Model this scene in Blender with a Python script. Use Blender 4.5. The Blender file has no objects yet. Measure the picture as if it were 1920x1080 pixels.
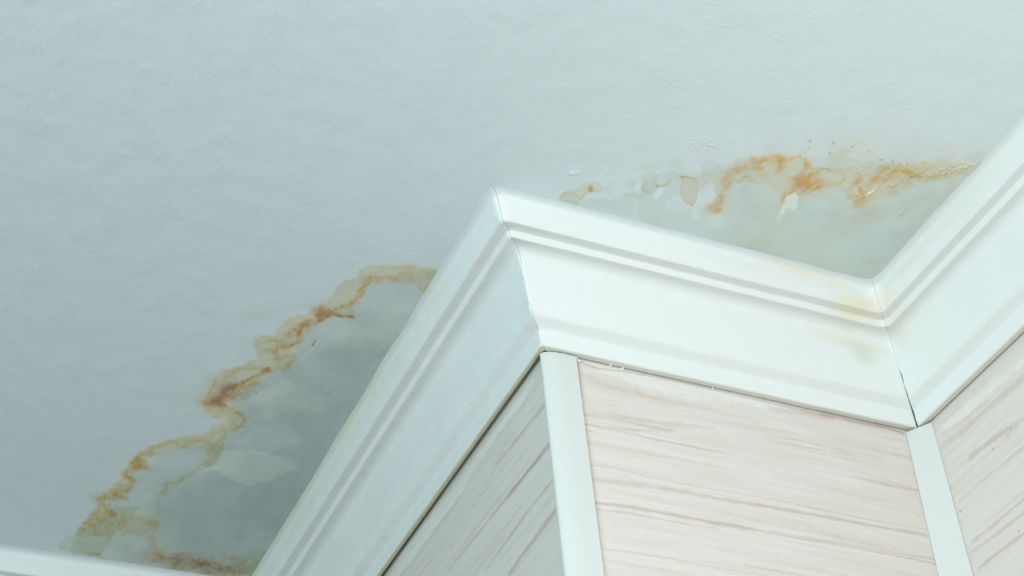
import bpy, math
import numpy as np
from mathutils import Matrix, Vector

# ------------------------------------------------------------------ camera, light, exposure
CAM_Z, CEIL_Z = 1.70, 2.60
H = CEIL_Z - CAM_Z
ROT = np.array([[0.90986099, -0.21108997, -0.35720303],
                [-0.4080269, -0.61141442, -0.67800181],
                [-0.0752797, 0.76263584, -0.64243252]])      # columns: right, up, back
FPX = 3026.87
XO, YO, XI, YD = 0.5061, 0.9114, 0.8755, 1.5673             # plan: outer corner, inner corner, far wall

scene = bpy.context.scene
cam = bpy.data.cameras.new('camera')
cam.lens = FPX / 1920 * 36
cam.sensor_width = 36
cam.clip_start = 0.02
co = bpy.data.objects.new('camera', cam)
scene.collection.objects.link(co)
co.matrix_world = Matrix.Translation((0, 0, CAM_Z)) @ Matrix([list(r) for r in ROT]).to_4x4()
cam.dof.use_dof = True
cam.dof.focus_distance = 1.22
cam.dof.aperture_fstop = 25
scene.camera = co

scene.view_settings.view_transform = 'Standard'
scene.view_settings.look = 'None'
scene.view_settings.gamma = 1
scene.view_settings.use_curve_mapping = False
scene.view_settings.exposure = -0.11

W = bpy.data.worlds.new('world')
scene.world = W
W.use_nodes = True
W.node_tree.nodes['Background'].inputs[0].default_value = (0.25, 0.55, 1.0, 1)
W.node_tree.nodes['Background'].inputs[1].default_value = 0.05


def area_light(name, loc, target, size, power, col):
    l = bpy.data.lights.new(name, 'AREA')
    l.shape = 'RECTANGLE'
    l.size, l.size_y = size
    l.energy = power
    l.color = col
    o = bpy.data.objects.new(name, l)
    scene.collection.objects.link(o)
    o.location = loc
    o.rotation_euler = (Vector(target) - Vector(loc)).to_track_quat('-Z', 'Y').to_euler()
    return o


area_light('room_lamp', (0.45, -0.10, 1.95), (0.62, 0.8, 2.55), (0.30, 0.30), 3.9, (1.0, 0.82, 0.80))
area_light('window_light', (-0.98, -0.42, 1.90), (0.5, 0.7, 2.4), (0.9, 1.1), 33.5, (0.765, 0.965, 0.995))


# ------------------------------------------------------------------ helpers
def tag(o, label=None, cat=None, kind=None, group=None):
    if label: o['label'] = label
    if cat: o['category'] = cat
    if kind: o['kind'] = kind
    if group: o['group'] = group
    return o


def ray(px, py):
    return ROT @ np.array([(px - 960) / FPX, -(py - 540) / FPX, -1.0])


def on_ceiling(px, py):                     # traced photo point -> ceiling plan (x, y)
    v = ray(px, py)
    return (v * H / v[2])[:2]


def on_y(px, py, Y):                        # -> (x, height below ceiling) on a wall facing -y
    v = ray(px, py); v = v * Y / v[1]
    return np.array([v[0], H - v[2]])


def on_x(px, py, X):                        # -> (y, height below ceiling) on a wall facing -x
    v = ray(px, py); v = v * X / v[0]
    return np.array([v[1], H - v[2]])


def hsh(ix, iy, seed):
    n = (ix.astype(np.int64) * 374761393 + iy.astype(np.int64) * 668265263 + seed * 1442695041) & 0xffffffff
    n = ((n ^ (n >> 13)) * 1274126177) & 0xffffffff
    n = n ^ (n >> 16)
    return (n & 0xffff) / 65535.0


def vnoise(x, y, seed=0):
    ix, iy = np.floor(x), np.floor(y)
    fx, fy = x - ix, y - iy
    fx = fx * fx * (3 - 2 * fx); fy = fy * fy * (3 - 2 * fy)
    a = hsh(ix, iy, seed); b = hsh(ix + 1, iy, seed); c = hsh(ix, iy + 1, seed); d = hsh(ix + 1, iy + 1, seed)
    return (a * (1 - fx) + b * fx) * (1 - fy) + (c * (1 - fx) + d * fx) * fy


def fbm(x, y, scale, octs=3, seed=0):       # 0 centred, about -1..1
    s = 0; a = 1; t = 0
    for k in range(octs):
        s = s + a * (vnoise(x / scale + 17.3 * k, y / scale - 9.1 * k, seed + k) * 2 - 1)
        t += a; a *= .55; scale /= 2.03
    return s / t * 1.6


def sstep(a, b, x):
    t = np.clip((x - a) / (b - a), 0, 1)
    return t * t * (3 - 2 * t)


def quad_faces(nu, nv, off=0):
    i = np.arange(nu - 1)[:, None] * nv + np.arange(nv - 1)[None, :]
    i = i.ravel() + off
    return np.stack([i, i + nv, i + nv + 1, i + 1], 1)


def mesh_np(name, verts, faces, mat, col=None, parent=None, smooth=True):
    me = bpy.data.meshes.new(name)
    verts = np.asarray(verts, np.float32); faces = np.asarray(faces, np.int32)
    me.vertices.add(len(verts)); me.vertices.foreach_set('co', verts.ravel())
    me.loops.add(faces.size); me.loops.foreach_set('vertex_index', faces.ravel())
    me.polygons.add(len(faces))
    me.polygons.foreach_set('loop_start', np.arange(0, faces.size, 4, dtype=np.int32))
    me.polygons.foreach_set('loop_total', np.full(len(faces), 4, np.int32))
    me.update(calc_edges=True)
    if smooth:
        me.polygons.foreach_set('use_smooth', np.ones(len(faces), bool))
    if col is not None:
        a = me.color_attributes.new('tint', 'FLOAT_COLOR', 'POINT')
        c = np.ones((len(verts), 4), np.float32); c[:, :3] = col
        a.data.foreach_set('color', c.ravel())
    me.materials.append(mat)
    o = bpy.data.objects.new(name, me)
    scene.collection.objects.link(o)
    if parent: o.parent = parent
    return o


def box_vf(lo, hi):
    x0, y0, z0 = lo; x1, y1, z1 = hi
    v = [(x0, y0, z0), (x1, y0, z0), (x1, y1, z0), (x0, y1, z0), (x0, y0, z1), (x1, y0, z1), (x1, y1, z1), (x0, y1, z1)]
    f = [(0, 3, 2, 1), (4, 5, 6, 7), (0, 1, 5, 4), (1, 2, 6, 5), (2, 3, 7, 6), (3, 0, 4, 7)]
    return v, f


# painting tools: P holds plan coordinates (metres); widths are in metres
def seg_dist(P, poly, val=None, closed=False):
    pts = np.asarray(poly, float)
    n = len(pts)
    D = np.full(len(P), 1e9); V = np.zeros(len(P))
    for i in range(n if closed else n - 1):
        a = pts[i]; b = pts[(i + 1) % n]
        ab = b - a
        t = np.clip(((P - a) @ ab) / max(ab @ ab, 1e-12), 0, 1)
        d = np.hypot(P[:, 0] - a[0] - t * ab[0], P[:, 1] - a[1] - t * ab[1])
        m = d < D
        D[m] = d[m]
        if val is not None:
            V[m] = (val[i] * (1 - t) + val[(i + 1) % n] * t)[m]
    return (D, V) if val is not None else D


def inside(P, poly):
    pts = np.asarray(poly, float); r = np.zeros(len(P), bool)
    for i in range(len(pts)):
        a = pts[i]; b = pts[(i + 1) % len(pts)]
        c = (a[1] > P[:, 1]) != (b[1] > P[:, 1])
        xx = (b[0] - a[0]) * (P[:, 1] - a[1]) / (b[1] - a[1] + 1e-15) + a[0]
        r ^= c & (P[:, 0] < xx)
    return r


class Painter:
    """tints a dense surface: clean paint is 1; layers multiply it"""
    def __init__(self, P, tracer, warp=0.0012, wscale=0.010, seed=3):
        self.P = P; self.tr = tracer
        self.rgb = np.ones((len(P), 3))
        self.Q = P + np.stack([fbm(P[:, 0], P[:, 1], wscale, 4, seed), fbm(P[:, 0], P[:, 1], wscale, 4, seed + 40)], 1) * warp \
            + np.stack([fbm(P[:, 0], P[:, 1], wscale * .25, 3, seed + 80), fbm(P[:, 0], P[:, 1], wscale * .25, 3, seed + 90)], 1) * warp * .6

    def trace(self, pts):
        return np.array([self.tr(p[0], p[1]) for p in pts])

    def sel(self, w, pad):
        lo = w.min(0) - pad; hi = w.max(0) + pad
        return np.nonzero(((self.Q > lo) & (self.Q < hi)).all(1))[0]

    def put(self, idx, a, c):
        self.rgb[idx] *= 1 - a[:, None] * (1 - np.array(c))

    def area(self, pts, c, a, soft=0.002, edge=0.0, edge_w=0.0015, edge_c=None, rag=0.0, over=False):
        w = self.trace(pts); idx = self.sel(w, soft * 3 + .003)
        if not len(idx): return
        Q = self.Q[idx]
        d = seg_dist(Q, w, closed=True); s = np.where(inside(Q, w), d, -d)
        if rag: s = s + rag * fbm(Q[:, 0], Q[:, 1], rag * 3.2, 4, 66)
        al = a * sstep(-soft, soft, s)
        if over: self.rgb[idx] = self.rgb[idx] * (1 - al[:, None]) + np.array(c) * al[:, None]
        else: self.put(idx, al, c)
        if edge:
            self.put(idx, edge * np.exp(-(np.clip(s, -1, 1) / edge_w) ** 2) * (s > -edge_w * .6), edge_c or c)

    def line(self, pts, c, width, k=1.0, sharp=2.0, halo=0.0):
        w = self.trace(pts); val = [p[2] * k for p in pts]
        idx = self.sel(w, width * (8 if halo else 4))
        if not len(idx): return
        d, v = seg_dist(self.Q[idx], w, val)
        q = self.Q[idx]
        w_ = width * (1 + .45 * fbm(q[:, 0], q[:, 1], .012, 2, 55)) if width > .001 else width
        self.put(idx, np.clip(v * np.exp(-(d / w_) ** sharp), 0, 1), c)
        if halo:
            self.put(idx, np.clip(halo * v * np.exp(-(d / (w_ * 2.4)) ** 1.5), 0, 1), (1.0, .86, .62))

    def blob(self, px, py, rx, ry, c, a, soft=.35, rim=0, rim_c=None):
        ctr = np.array(self.tr(px, py)); ex = np.array(self.tr(px + rx, py)) - ctr; ey = np.array(self.tr(px, py + ry)) - ctr
        M = np.linalg.inv(np.stack([ex, ey], 1))
        R = max(np.hypot(*ex), np.hypot(*ey)) * 1.8
        idx = np.nonzero((np.abs(self.Q - ctr) < R).all(1))[0]
        if not len(idx): return
        q = (self.Q[idx] - ctr) @ M.T
        r = np.hypot(q[:, 0], q[:, 1])
        self.put(idx, a * sstep(1 + soft, 1 - soft, r), c)
        if rim: self.put(idx, rim * np.exp(-((r - .95) / .13) ** 2), rim_c or c)


# ------------------------------------------------------------------ materials
def mat_new(name):
    m = bpy.data.materials.new(name); m.use_nodes = True
    nt = m.node_tree; b = nt.nodes['Principled BSDF']
    return m, nt, b


def N(nt, t, **kw):
    n = nt.nodes.new(t)
    for k, v in kw.items(): setattr(n, k, v)
    return n


def tinted(nt, b, base, rough=.6, fine=0.03, fscale=900):
    at = N(nt, 'ShaderNodeAttribute', attribute_name='tint')
    mx = N(nt, 'ShaderNodeMix', data_type='RGBA', blend_type='MULTIPLY')
    mx.inputs[0].default_value = 1
    mx.inputs[6].default_value = (*base, 1)
    nt.links.new(at.outputs['Color'], mx.inputs[7])
    tc = N(nt, 'ShaderNodeTexCoord')
    no = N(nt, 'ShaderNodeTexNoise'); no.inputs['Scale'].default_value = fscale; no.inputs['Detail'].default_value = 3
    nt.links.new(tc.outputs['Object'], no.inputs['Vector'])
    mr = N(nt, 'ShaderNodeMapRange')
    mr.inputs['To Min'].default_value = 1 - fine; mr.inputs['To Max'].default_value = 1 + fine
    nt.links.new(no.outputs['Fac'], mr.inputs['Value'])
    m2 = N(nt, 'ShaderNodeVectorMath', operation='SCALE')
    nt.links.new(mx.outputs[2], m2.inputs[0]); nt.links.new(mr.outputs[0], m2.inputs['Scale'])
    nt.links.new(m2.outputs[0], b.inputs['Base Color'])
    b.inputs['Roughness'].default_value = rough
    return tc


def stretched(nt, tc, scale, rot, nscale, detail=4, rough=.6, dist=0.0):
    mp = N(nt, 'ShaderNodeMapping'); mp.inputs['Scale'].default_value = scale; mp.inputs['Rotation'].default_value = rot
    nt.links.new(tc.outputs['Object'], mp.inputs['Vector'])
    no = N(nt, 'ShaderNodeTexNoise'); no.inputs['Scale'].default_value = nscale
    no.inputs['Detail'].default_value = detail; no.inputs['Roughness'].default_value = rough
    no.inputs['Distortion'].default_value = dist
    nt.links.new(mp.outputs[0], no.inputs['Vector'])
    return no.outputs['Fac']


def mth(nt, op, a, b_):
    n = N(nt, 'ShaderNodeMath', operation=op)
    for i, v in enumerate((a, b_)):
        if isinstance(v, (int, float)): n.inputs[i].default_value = v
        else: nt.links.new(v, n.inputs[i])
    return n.outputs[0]


# ceiling paint: brushed emulsion
M_CEIL, nt, b = mat_new('ceiling_paint')
tc = tinted(nt, b, (.71, .795, .812), .55, .012, 700)
n1 = stretched(nt, tc, (1, .16, 1), (0, 0, .10), 520, 4, .65)          # strokes along the left cornice
n2 = stretched(nt, tc, (.15, 1, 1), (0, 0, .12), 520, 4, .6)          # strokes along the middle cornice
n3 = stretched(nt, tc, (1, .3, 1), (0, 0, -.75), 330, 4, .65)
n4 = stretched(nt, tc, (1, 1, 1), (0, 0, 0), 30, 3, .5)
sep = N(nt, 'ShaderNodeSeparateXYZ'); nt.links.new(tc.outputs['Object'], sep.inputs[0])
sel_ = N(nt, 'ShaderNodeMapRange'); sel_.inputs['From Min'].default_value = .40; sel_.inputs['From Max'].default_value = .50
nt.links.new(sep.outputs[0], sel_.inputs['Value'])
mixn = N(nt, 'ShaderNodeMix'); nt.links.new(sel_.outputs[0], mixn.inputs[0]); nt.links.new(n1, mixn.inputs[2]); nt.links.new(n2, mixn.inputs[3])
patch = N(nt, 'ShaderNodeMapRange'); patch.inputs['From Min'].default_value = .42; patch.inputs['From Max'].default_value = .62
patch.inputs['To Min'].default_value = .25
nt.links.new(n4, patch.inputs['Value'])
h = mth(nt, 'ADD', mth(nt, 'MULTIPLY', mixn.outputs[0], mth(nt, 'MULTIPLY', patch.outputs[0], .8)), mth(nt, 'MULTIPLY', n3, mth(nt, 'MULTIPLY', patch.outputs[0], .6)))
h = mth(nt, 'ADD', h, mth(nt, 'MULTIPLY', n4, .22))
bp = N(nt, 'ShaderNodeBump'); bp.inputs['Strength'].default_value = 1.0; bp.inputs['Distance'].default_value = .00065
nt.links.new(h, bp.inputs['Height']); nt.links.new(bp.outputs[0], b.inputs['Normal'])

# cornice paint
M_CORN, nt, b = mat_new('cornice_paint')
tc = tinted(nt, b, (.815, .845, .83), .42, .008, 300)
na = stretched(nt, tc, (1, 1, 1), (0, 0, 0), 60, 4, .6)
nb = stretched(nt, tc, (1, 1, 1), (0, 0, 0), 500, 2, .5)
bp = N(nt, 'ShaderNodeBump'); bp.inputs['Strength'].default_value = .8; bp.inputs['Distance'].default_value = .0005
nt.links.new(mth(nt, 'ADD', mth(nt, 'MULTIPLY', na, 1.4), mth(nt, 'MULTIPLY', nb, .18)), bp.inputs['Height'])
nt.links.new(bp.outputs[0], b.inputs['Normal'])

# wall panel vinyl
M_WALL, nt, b = mat_new('streaked_wallpaper')
tc = tinted(nt, b, (.76, .725, .68), .55, .03, 1200)
nb = stretched(nt, tc, (1, 1, 1), (0, 0, 0), 900, 3, .6)
bp = N(nt, 'ShaderNodeBump'); bp.inputs['Strength'].default_value = .35; bp.inputs['Distance'].default_value = .0003
nt.links.new(nb, bp.inputs['Height']); nt.links.new(bp.outputs[0], b.inputs['Normal'])

M_PVC, nt, b = mat_new('white_plastic')
tc = tinted(nt, b, (.70, .725, .70), .32, .01, 200)
nb = stretched(nt, tc, (1, 1, 1), (0, 0, 0), 90, 2, .5)
bp = N(nt, 'ShaderNodeBump'); bp.inputs['Strength'].default_value = .25; bp.inputs['Distance'].default_value = .0004
nt.links.new(nb, bp.inputs['Height']); nt.links.new(bp.outputs[0], b.inputs['Normal'])

M_FLOOR, nt, b = mat_new('floor_boards')
tc = N(nt, 'ShaderNodeTexCoord')
no = stretched(nt, tc, (1, 8, 1), (0, 0, 0), 6, 4, .6)
cr = N(nt, 'ShaderNodeValToRGB'); cr.color_ramp.elements[0].color = (.17, .19, .185, 1); cr.color_ramp.elements[1].color = (.27, .30, .29, 1)
nt.links.new(no, cr.inputs[0]); nt.links.new(cr.outputs[0], b.inputs['Base Color'])

# ------------------------------------------------------------------ ceiling with its water stains
TAN = (.96, .83, .60); ORANGE = (.86, .67, .42); RUST = (.78, .53, .29); OLIVE = (.88, .86, .66); DAMP = (.68, .73, .70)
DAMP_R = (.86, .89, .83); PALE = (1.05, 1.04, 1.03); DARK = (.25, .22, .2)


def paint_left(p):
    damp = [(840, 500), (751, 520), (691, 532), (677, 564), (663, 575), (621, 592), (565, 622), (548, 651), (554, 671), (509, 699), (480, 719),
            (452, 733), (425, 757), (460, 788), (425, 817), (381, 838), (353, 838), (323, 839), (295, 851), (281, 882), (244, 885), (250, 903), (237, 920),
            (206, 935), (216, 964), (144, 1000), (130, 1040), (240, 1062), (400, 1090), (560, 1100), (660, 860), (860, 560)]
    p.area(damp, DAMP, .48, .004)
    inner = [(690, 600), (560, 690), (500, 725), (460, 800), (425, 840), (410, 880), (320, 925), (300, 1000), (330, 1060), (560, 1100), (640, 860), (760, 650)]
    p.area(inner, (.68, .72, .70), .75, .030, rag=.01)
    p.area([(520, 880), (600, 800), (640, 760), (600, 900), (540, 1000), (430, 1020), (420, 960)], (.80, .84, .84), .5, .015)
    # paler wiped smears on the damp paint
    p.area([(385, 880), (430, 845), (470, 848), (560, 862), (566, 885), (520, 895), (470, 915), (440, 900)], (1.27, 1.24, 1.17), .8, .004, rag=.007)
    p.area([(430, 835), (470, 800), (540, 800), (560, 830), (500, 850)], (1.16, 1.16, 1.16), .8, .006, rag=.006)
    p.area([(470, 745), (530, 720), (600, 735), (640, 740), (600, 765), (500, 780)], (1.26, 1.20, 1.06), .55, .008, rag=.008)
    p.area([(600, 640), (640, 605), (700, 612), (735, 630), (700, 650), (660, 648)], (1.22, 1.14, .98), .55, .006, rag=.006)
    p.area([(690, 590), (735, 575), (750, 610), (715, 625)], (1.12, 1.02, .85), .45, .005, rag=.006)
    p.area([(450, 990), (480, 975), (500, 1000), (470, 1015)], (1.1, 1.1, 1.08), .5, .006)
    # band of tan between the outer tide line and the inner edge
    outer = [(825, 505), (790, 500), (762, 497), (720, 498), (691, 499), (675, 509), (668, 523), (644, 527), (632, 542), (621, 556), (611, 567), (599, 574), (582, 581),
             (576, 589), (548, 594), (534, 603), (521, 616), (520, 629), (497, 630), (479, 634), (478, 651), (481, 671), (458, 682), (433, 693),
             (400, 707), (396, 727), (391, 742), (376, 755), (394, 779), (415, 791), (401, 800), (377, 814), (340, 822), (312, 827), (288, 836),
             (256, 851), (247, 868), (227, 882), (227, 899), (199, 920), (180, 935), (184, 951), (165, 968), (144, 992), (141, 1004)]
    inn = [(216, 966), (206, 937), (245, 936), (237, 920), (257, 903), (246, 886), (281, 882), (268, 860), (295, 852), (323, 841), (353, 840), (381, 842),
           (392, 860), (384, 875), (408, 872), (408, 858), (422, 834), (425, 817), (453, 800), (460, 788), (442, 769), (418, 760), (433, 752), (452, 733),
           (481, 719), (492, 707), (509, 699), (537, 691), (554, 671), (548, 651), (562, 634), (565, 620), (579, 612), (601, 603), (621, 594), (658, 597), (663, 575),
           (677, 564), (689, 541), (691, 531), (751, 527), (779, 536), (801, 549)]
    p.area(outer + inn, TAN, .78, .0012, .35, .0009, (.98, .76, .50), rag=.0014)
    p.area([(141, 1004), (120, 1009), (110, 1019), (112, 1029), (141, 1036), (168, 1041), (186, 1041), (200, 1030), (215, 1000), (245, 975), (260, 950), (216, 950), (165, 968)],
           OLIVE, .75, .0014, .25, .001, (.8, .8, .5))
    p.area([(165, 968), (184, 945), (215, 962), (262, 968), (300, 985), (270, 1005), (215, 1005), (141, 1006)], TAN, .7, .004, rag=.004)
    p.area([(200, 960), (260, 940), (340, 960), (300, 1010), (230, 1030), (190, 1020)], (.95, .95, .82), .6, .008)
    c = lambda a, b, w, *r_, **k: p.line(a, b, w * 1.45 if w < .006 else w, *r_, halo=.45, **k)
    U = .0005
    c([(830, 512, .1), (790, 508, .3), (760, 508, .35), (740, 512, .3)], TAN, U * 14)
    c([(812, 520, .4), (800, 545, .35), (795, 560, .1)], TAN, U * 12)
    c([(756, 517, .35), (735, 519, .7), (715, 520, .75), (695, 523, .8), (685, 533, .85), (680, 543, .9), (674, 552, .7), (667, 562, .7), (655, 571, .7), (640, 578, .5)], ORANGE, U * 5)
    c([(640, 576, .5), (620, 583, .7), (606, 582, 1), (597, 590, .95), (600, 598, .8), (612, 594, .5)], RUST, U * 5)
    c([(658, 595, 1), (640, 592, .8), (620, 590, .7), (608, 596, .8), (595, 602, .8)], RUST, U * 3.2)
    c([(606, 588, .9), (590, 601, .6), (572, 610, .9), (560, 616, .95), (552, 624, .8), (540, 634, .4)], RUST, U * 8)
    c([(563, 622, .6), (562, 636, .7), (548, 646, .8), (535, 656, .6), (528, 648, .6), (515, 638, .6), (500, 640, .3)], ORANGE, U * 4)
    c([(498, 655, .4), (512, 658, .7), (522, 668, .7), (535, 668, .45), (553, 668, .35), (553, 680, .4), (535, 692, .4)], ORANGE, U * 6)
    c([(516, 660, .5), (526, 672, .4), (520, 684, .2)], ORANGE, U * 10, .7)
    c([(502, 692, .8), (492, 700, .85), (475, 707, .8), (462, 713, .9), (448, 722, .85), (436, 728, .9)], RUST, U * 3.5)
    c([(500, 690, .4), (478, 690, .5), (455, 690, .45), (435, 702, .6), (422, 712, .6), (424, 722, .6)], ORANGE, U * 6, .8)
    c([(442, 724, .7), (430, 732, .9), (420, 742, .95), (408, 748, .9), (396, 754, .8)], RUST, U * 11, .85)
    c([(424, 728, .8), (412, 744, .9), (402, 756, .95), (415, 760, .6)], RUST, U * 6)
    c([(400, 715, .3), (408, 730, .5), (400, 745, .6), (384, 752, .4)], ORANGE, U * 9, .8)
    c([(465, 725, .3), (475, 722, .4), (472, 733, .3), (450, 745, .3)], ORANGE, U * 7)
    c([(412, 756, .9), (425, 760, .8), (440, 768, .7), (452, 777, .7), (459, 789, .6), (452, 798, .5), (440, 808, .5)], ORANGE, U * 3)
    c([(420, 775, .3), (440, 785, .4), (430, 805, .4), (410, 812, .6), (396, 815, .45), (385, 830, .2)], ORANGE, U * 9, .8)
    c([(400, 850, .3), (395, 835, .3), (410, 860, .2)], TAN, U * 16)
    c([(375, 825, .4), (352, 829, .55), (340, 836, .5), (328, 829, .55), (312, 832, .55), (292, 839, .55), (284, 848, .6), (288, 853, .5), (268, 852, .6), (258, 857, .7), (257, 866, .75),
       (270, 876, .6), (276, 880, .5), (250, 878, .7), (238, 882, .9), (237, 892, .95), (247, 900, .95), (254, 904, .7), (242, 910, .7), (240, 918, .6), (225, 921, .7), (212, 926, .6), (228, 931, .65),
       (243, 935, .5), (205, 931, .7), (186, 937, .8), (190, 945, .5), (203, 955, .7), (212, 962, .8), (200, 968, .3)], ORANGE, U * 4.5, .95)
    c([(265, 862, .5), (258, 870, .6), (262, 876, .5)], ORANGE, U * 7)
    c([(235, 915, .5), (215, 925, .5), (200, 932, .5)], TAN, U * 9)
    c([(212, 962, .4), (235, 966, .35), (262, 972, .2)], TAN, U * 4)
    c([(195, 975, .4), (188, 985, .4), (178, 998, .5), (190, 1000, .4)], ORANGE, U * 4, .6)
    c([(165, 1038, .7), (186, 1041, .8), (184, 1034, .4)], ORANGE, U * 4)
    c([(392, 862, .4), (372, 876, .5), (352, 892, .4), (337, 902, .6), (325, 906, .7), (316, 906, .4)], ORANGE, U * 3.2)
    c([(312, 906, .5), (314, 916, .6), (306, 924, .5)], ORANGE, U * 6)
    c([(302, 926, .3), (296, 950, .25), (292, 975, .35), (288, 982, .6), (282, 985, .2)], TAN, U * 7)
    c([(280, 870, .25), (300, 890, .2), (320, 905, .2)], TAN, U * 3)
    c([(290, 985, .2), (283, 1005, .5), (290, 1020, .4), (292, 1036, .7), (300, 1046, .8), (290, 1050, .3)], ORANGE, U * 6)
    dirty = (.86, .70, .60)
    c([(250, 1040, .3), (290, 1050, .6), (330, 1052, .9), (365, 1056, .9), (400, 1064, .9), (440, 1068, .8)], dirty, U * 30, 1.0)
    c([(300, 1052, .6), (350, 1058, .9), (400, 1066, .9), (440, 1072, .8)], (.86, .79, .70), U * 22)
    c([(320, 1045, .5), (345, 1050, .7), (372, 1055, .7), (400, 1058, .5), (425, 1066, .5)], (.8, .70, .60), U * 5)
    c([(440, 1060, .3), (470, 1050, .7), (485, 1040, .6), (480, 1070, .6)], OLIVE, U * 18)
    for (x, y, rx, ry, a) in [(468, 594, 14, 7, .3), (490, 590, 12, 8, .25), (205, 405, 30, 14, .10), (620, 130, 40, 30, .12), (640, 170, 30, 60, .12)]:
        p.blob(x, y, rx, ry, TAN, a, .6)
    p.line([(591, 638, 1), (588, 647, 1)], DARK, U * 1.5)
    p.line([(480, 735, .6), (482, 737, .6)], DARK, U * 1.3)
    c([(803, 548, .4), (760, 630, .35), (700, 740, .3), (640, 850, .25), (560, 990, .2)], (1, .96, .84), U * 20)


def paint_right(p):
    ORANGE = (.99, .70, .43)
    U = .0005
    damp = [(1045, 385), (1055, 370), (1095, 372), (1150, 372), (1200, 350), (1215, 330), (1250, 320), (1300, 330), (1345, 318), (1390, 300), (1500, 296), (1640, 300),
            (1740, 315), (1830, 320), (1900, 260), (1760, 470), (1660, 580), (1560, 560), (1380, 500), (1200, 440), (1100, 410)]
    p.area(damp, DAMP_R, .62, .004)
    p.area([(1395, 340), (1480, 390), (1600, 400), (1700, 370), (1780, 350), (1740, 440), (1640, 540), (1500, 520), (1400, 470), (1330, 440)], (.93, .94, .92), .8, .012)
    p.area([(1560, 560), (1620, 500), (1700, 420), (1780, 350), (1840, 330), (1660, 570)], (.93, .92, .90), .8, .012)
    # paler islands where the paint stayed clean
    p.area([(1190, 375), (1196, 400), (1206, 425), (1235, 438), (1290, 470), (1235, 440), (1180, 425), (1110, 395), (1100, 382), (1140, 390), (1175, 405), (1188, 400)], PALE, .9, .0012)
    p.area([(1254, 372), (1275, 362), (1290, 372), (1296, 392), (1286, 402), (1268, 398), (1246, 384)], (1.0, .98, .97), .85, .0014, over=True)
    p.area([(1308, 360), (1320, 350), (1336, 338), (1341, 348), (1344, 372), (1336, 380), (1318, 388), (1310, 400), (1312, 410), (1298, 412), (1296, 390)], (1.0, 1.0, 1.02), .9, .0010, over=True)
    p.area([(1228, 366), (1238, 352), (1247, 350), (1238, 368), (1230, 374)], (1.16, 1.15, 1.19), .9, .001)
    p.area([(1188, 352), (1196, 340), (1202, 350), (1196, 366)], (1.12, 1.12, 1.15), .8, .0012)
    p.area([(1218, 420), (1240, 418), (1236, 434), (1222, 434)], (1.08, 1.05, 1.0), .6, .0012)
    p.line([(1344, 405, .8), (1346, 422, .7), (1350, 428, .4)], (1.1, 1.1, 1.1), U * 9)
    # left island
    p.area([(1050, 380), (1049, 370), (1065, 357), (1085, 352), (1098, 342), (1112, 339), (1124, 344), (1132, 353), (1122, 361), (1108, 363), (1092, 371), (1082, 388)], OLIVE, .75, .0012, .3, .0009, (.86, .84, .62))
    p.line([(1054, 372, .3), (1062, 363, .5), (1074, 364, .4), (1084, 370, .3), (1094, 370, .5), (1098, 364, .5), (1106, 358, .6), (1116, 356, .3)], ORANGE, U * 2.8)
    p.blob(1108, 355, 6, 5, ORANGE, .85, .7)
    p.line([(1105, 342, .0), (1107, 350, .5), (1108, 356, .8)], ORANGE, U * 4)
    p.blob(1142, 357, 8, 9, OLIVE, .35)
    for (x, y, rx, ry, a) in [(1217, 315, 16, 8, .6), (1266, 306, 11, 8, .6), (1184, 345, 11, 8, .6), (1218, 344, 17, 20, .6), (1334, 318, 20, 14, .6), (1275, 325, 14, 9, .4), (1244, 310, 14, 10, .2)]:
        p.blob(x, y, rx, ry, (.88, .89, .80), a, .18, .2)
    p.area([(1278, 333), (1290, 330), (1303, 334), (1307, 350), (1308, 370), (1300, 382), (1296, 386), (1288, 379), (1280, 365), (1278, 350)], (.98, .91, .76), .8, .0010, .45, .0009, ORANGE)
    p.line([(1278, 333, .4), (1290, 331, .6), (1302, 335, .5), (1306, 346, .2)], ORANGE, U * 2.5)
    p.line([(1280, 364, .3), (1287, 377, .5), (1296, 385, .6), (1302, 379, .3)], ORANGE, U * 3)
    p.line([(1206, 340, .3), (1207, 352, .6), (1212, 360, .5), (1220, 363, .3)], ORANGE, U * 5, .7)
    p.line([(1229, 341, .6), (1234, 347, .8), (1243, 349, .8), (1251, 347, .7), (1256, 340, .7), (1258, 334, .3)], ORANGE, U * 2.4)
    p.line([(1250, 340, .4), (1256, 328, .5), (1265, 320, .4), (1275, 318, .2)], (.9, .8, .7), U * 2.5)
    p.line([(1170, 366, .5), (1185, 366, .5), (1200, 368, .4)], TAN, U * 6)
    p.line([(1300, 325, .3), (1315, 335, .4), (1318, 350, .3)], TAN, U * 14, .7)
    p.blob(1328, 330, 14, 14, TAN, .2)
    # main crest
    outer = [(1379, 303), (1408, 296), (1436, 298), (1445, 292), (1462, 292), (1478, 294), (1501, 292), (1512, 301), (1518, 313), (1537, 316), (1566, 316), (1633, 314),
             (1680, 310), (1737, 306), (1800, 305), (1822, 310), (1790, 330), (1720, 345), (1690, 362), (1630, 378), (1608, 388), (1590, 370), (1570, 345), (1545, 350),
             (1530, 358), (1505, 362), (1480, 368), (1470, 385), (1464, 380), (1470, 360), (1440, 345), (1400, 340), (1372, 340), (1363, 364), (1352, 379), (1350, 401),
             (1338, 400), (1331, 390), (1338, 378), (1344, 373), (1342, 357), (1339, 342), (1352, 322), (1366, 318), (1379, 318)]
    p.area(outer, (1.0, .90, .72), .62, .002, .3, .0010, (.96, .82, .6))
    c = lambda a, b, w, *r_, **k: p.line(a, b, w * 1.05 if w < .006 else w, *r_, halo=.45, **k)
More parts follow.
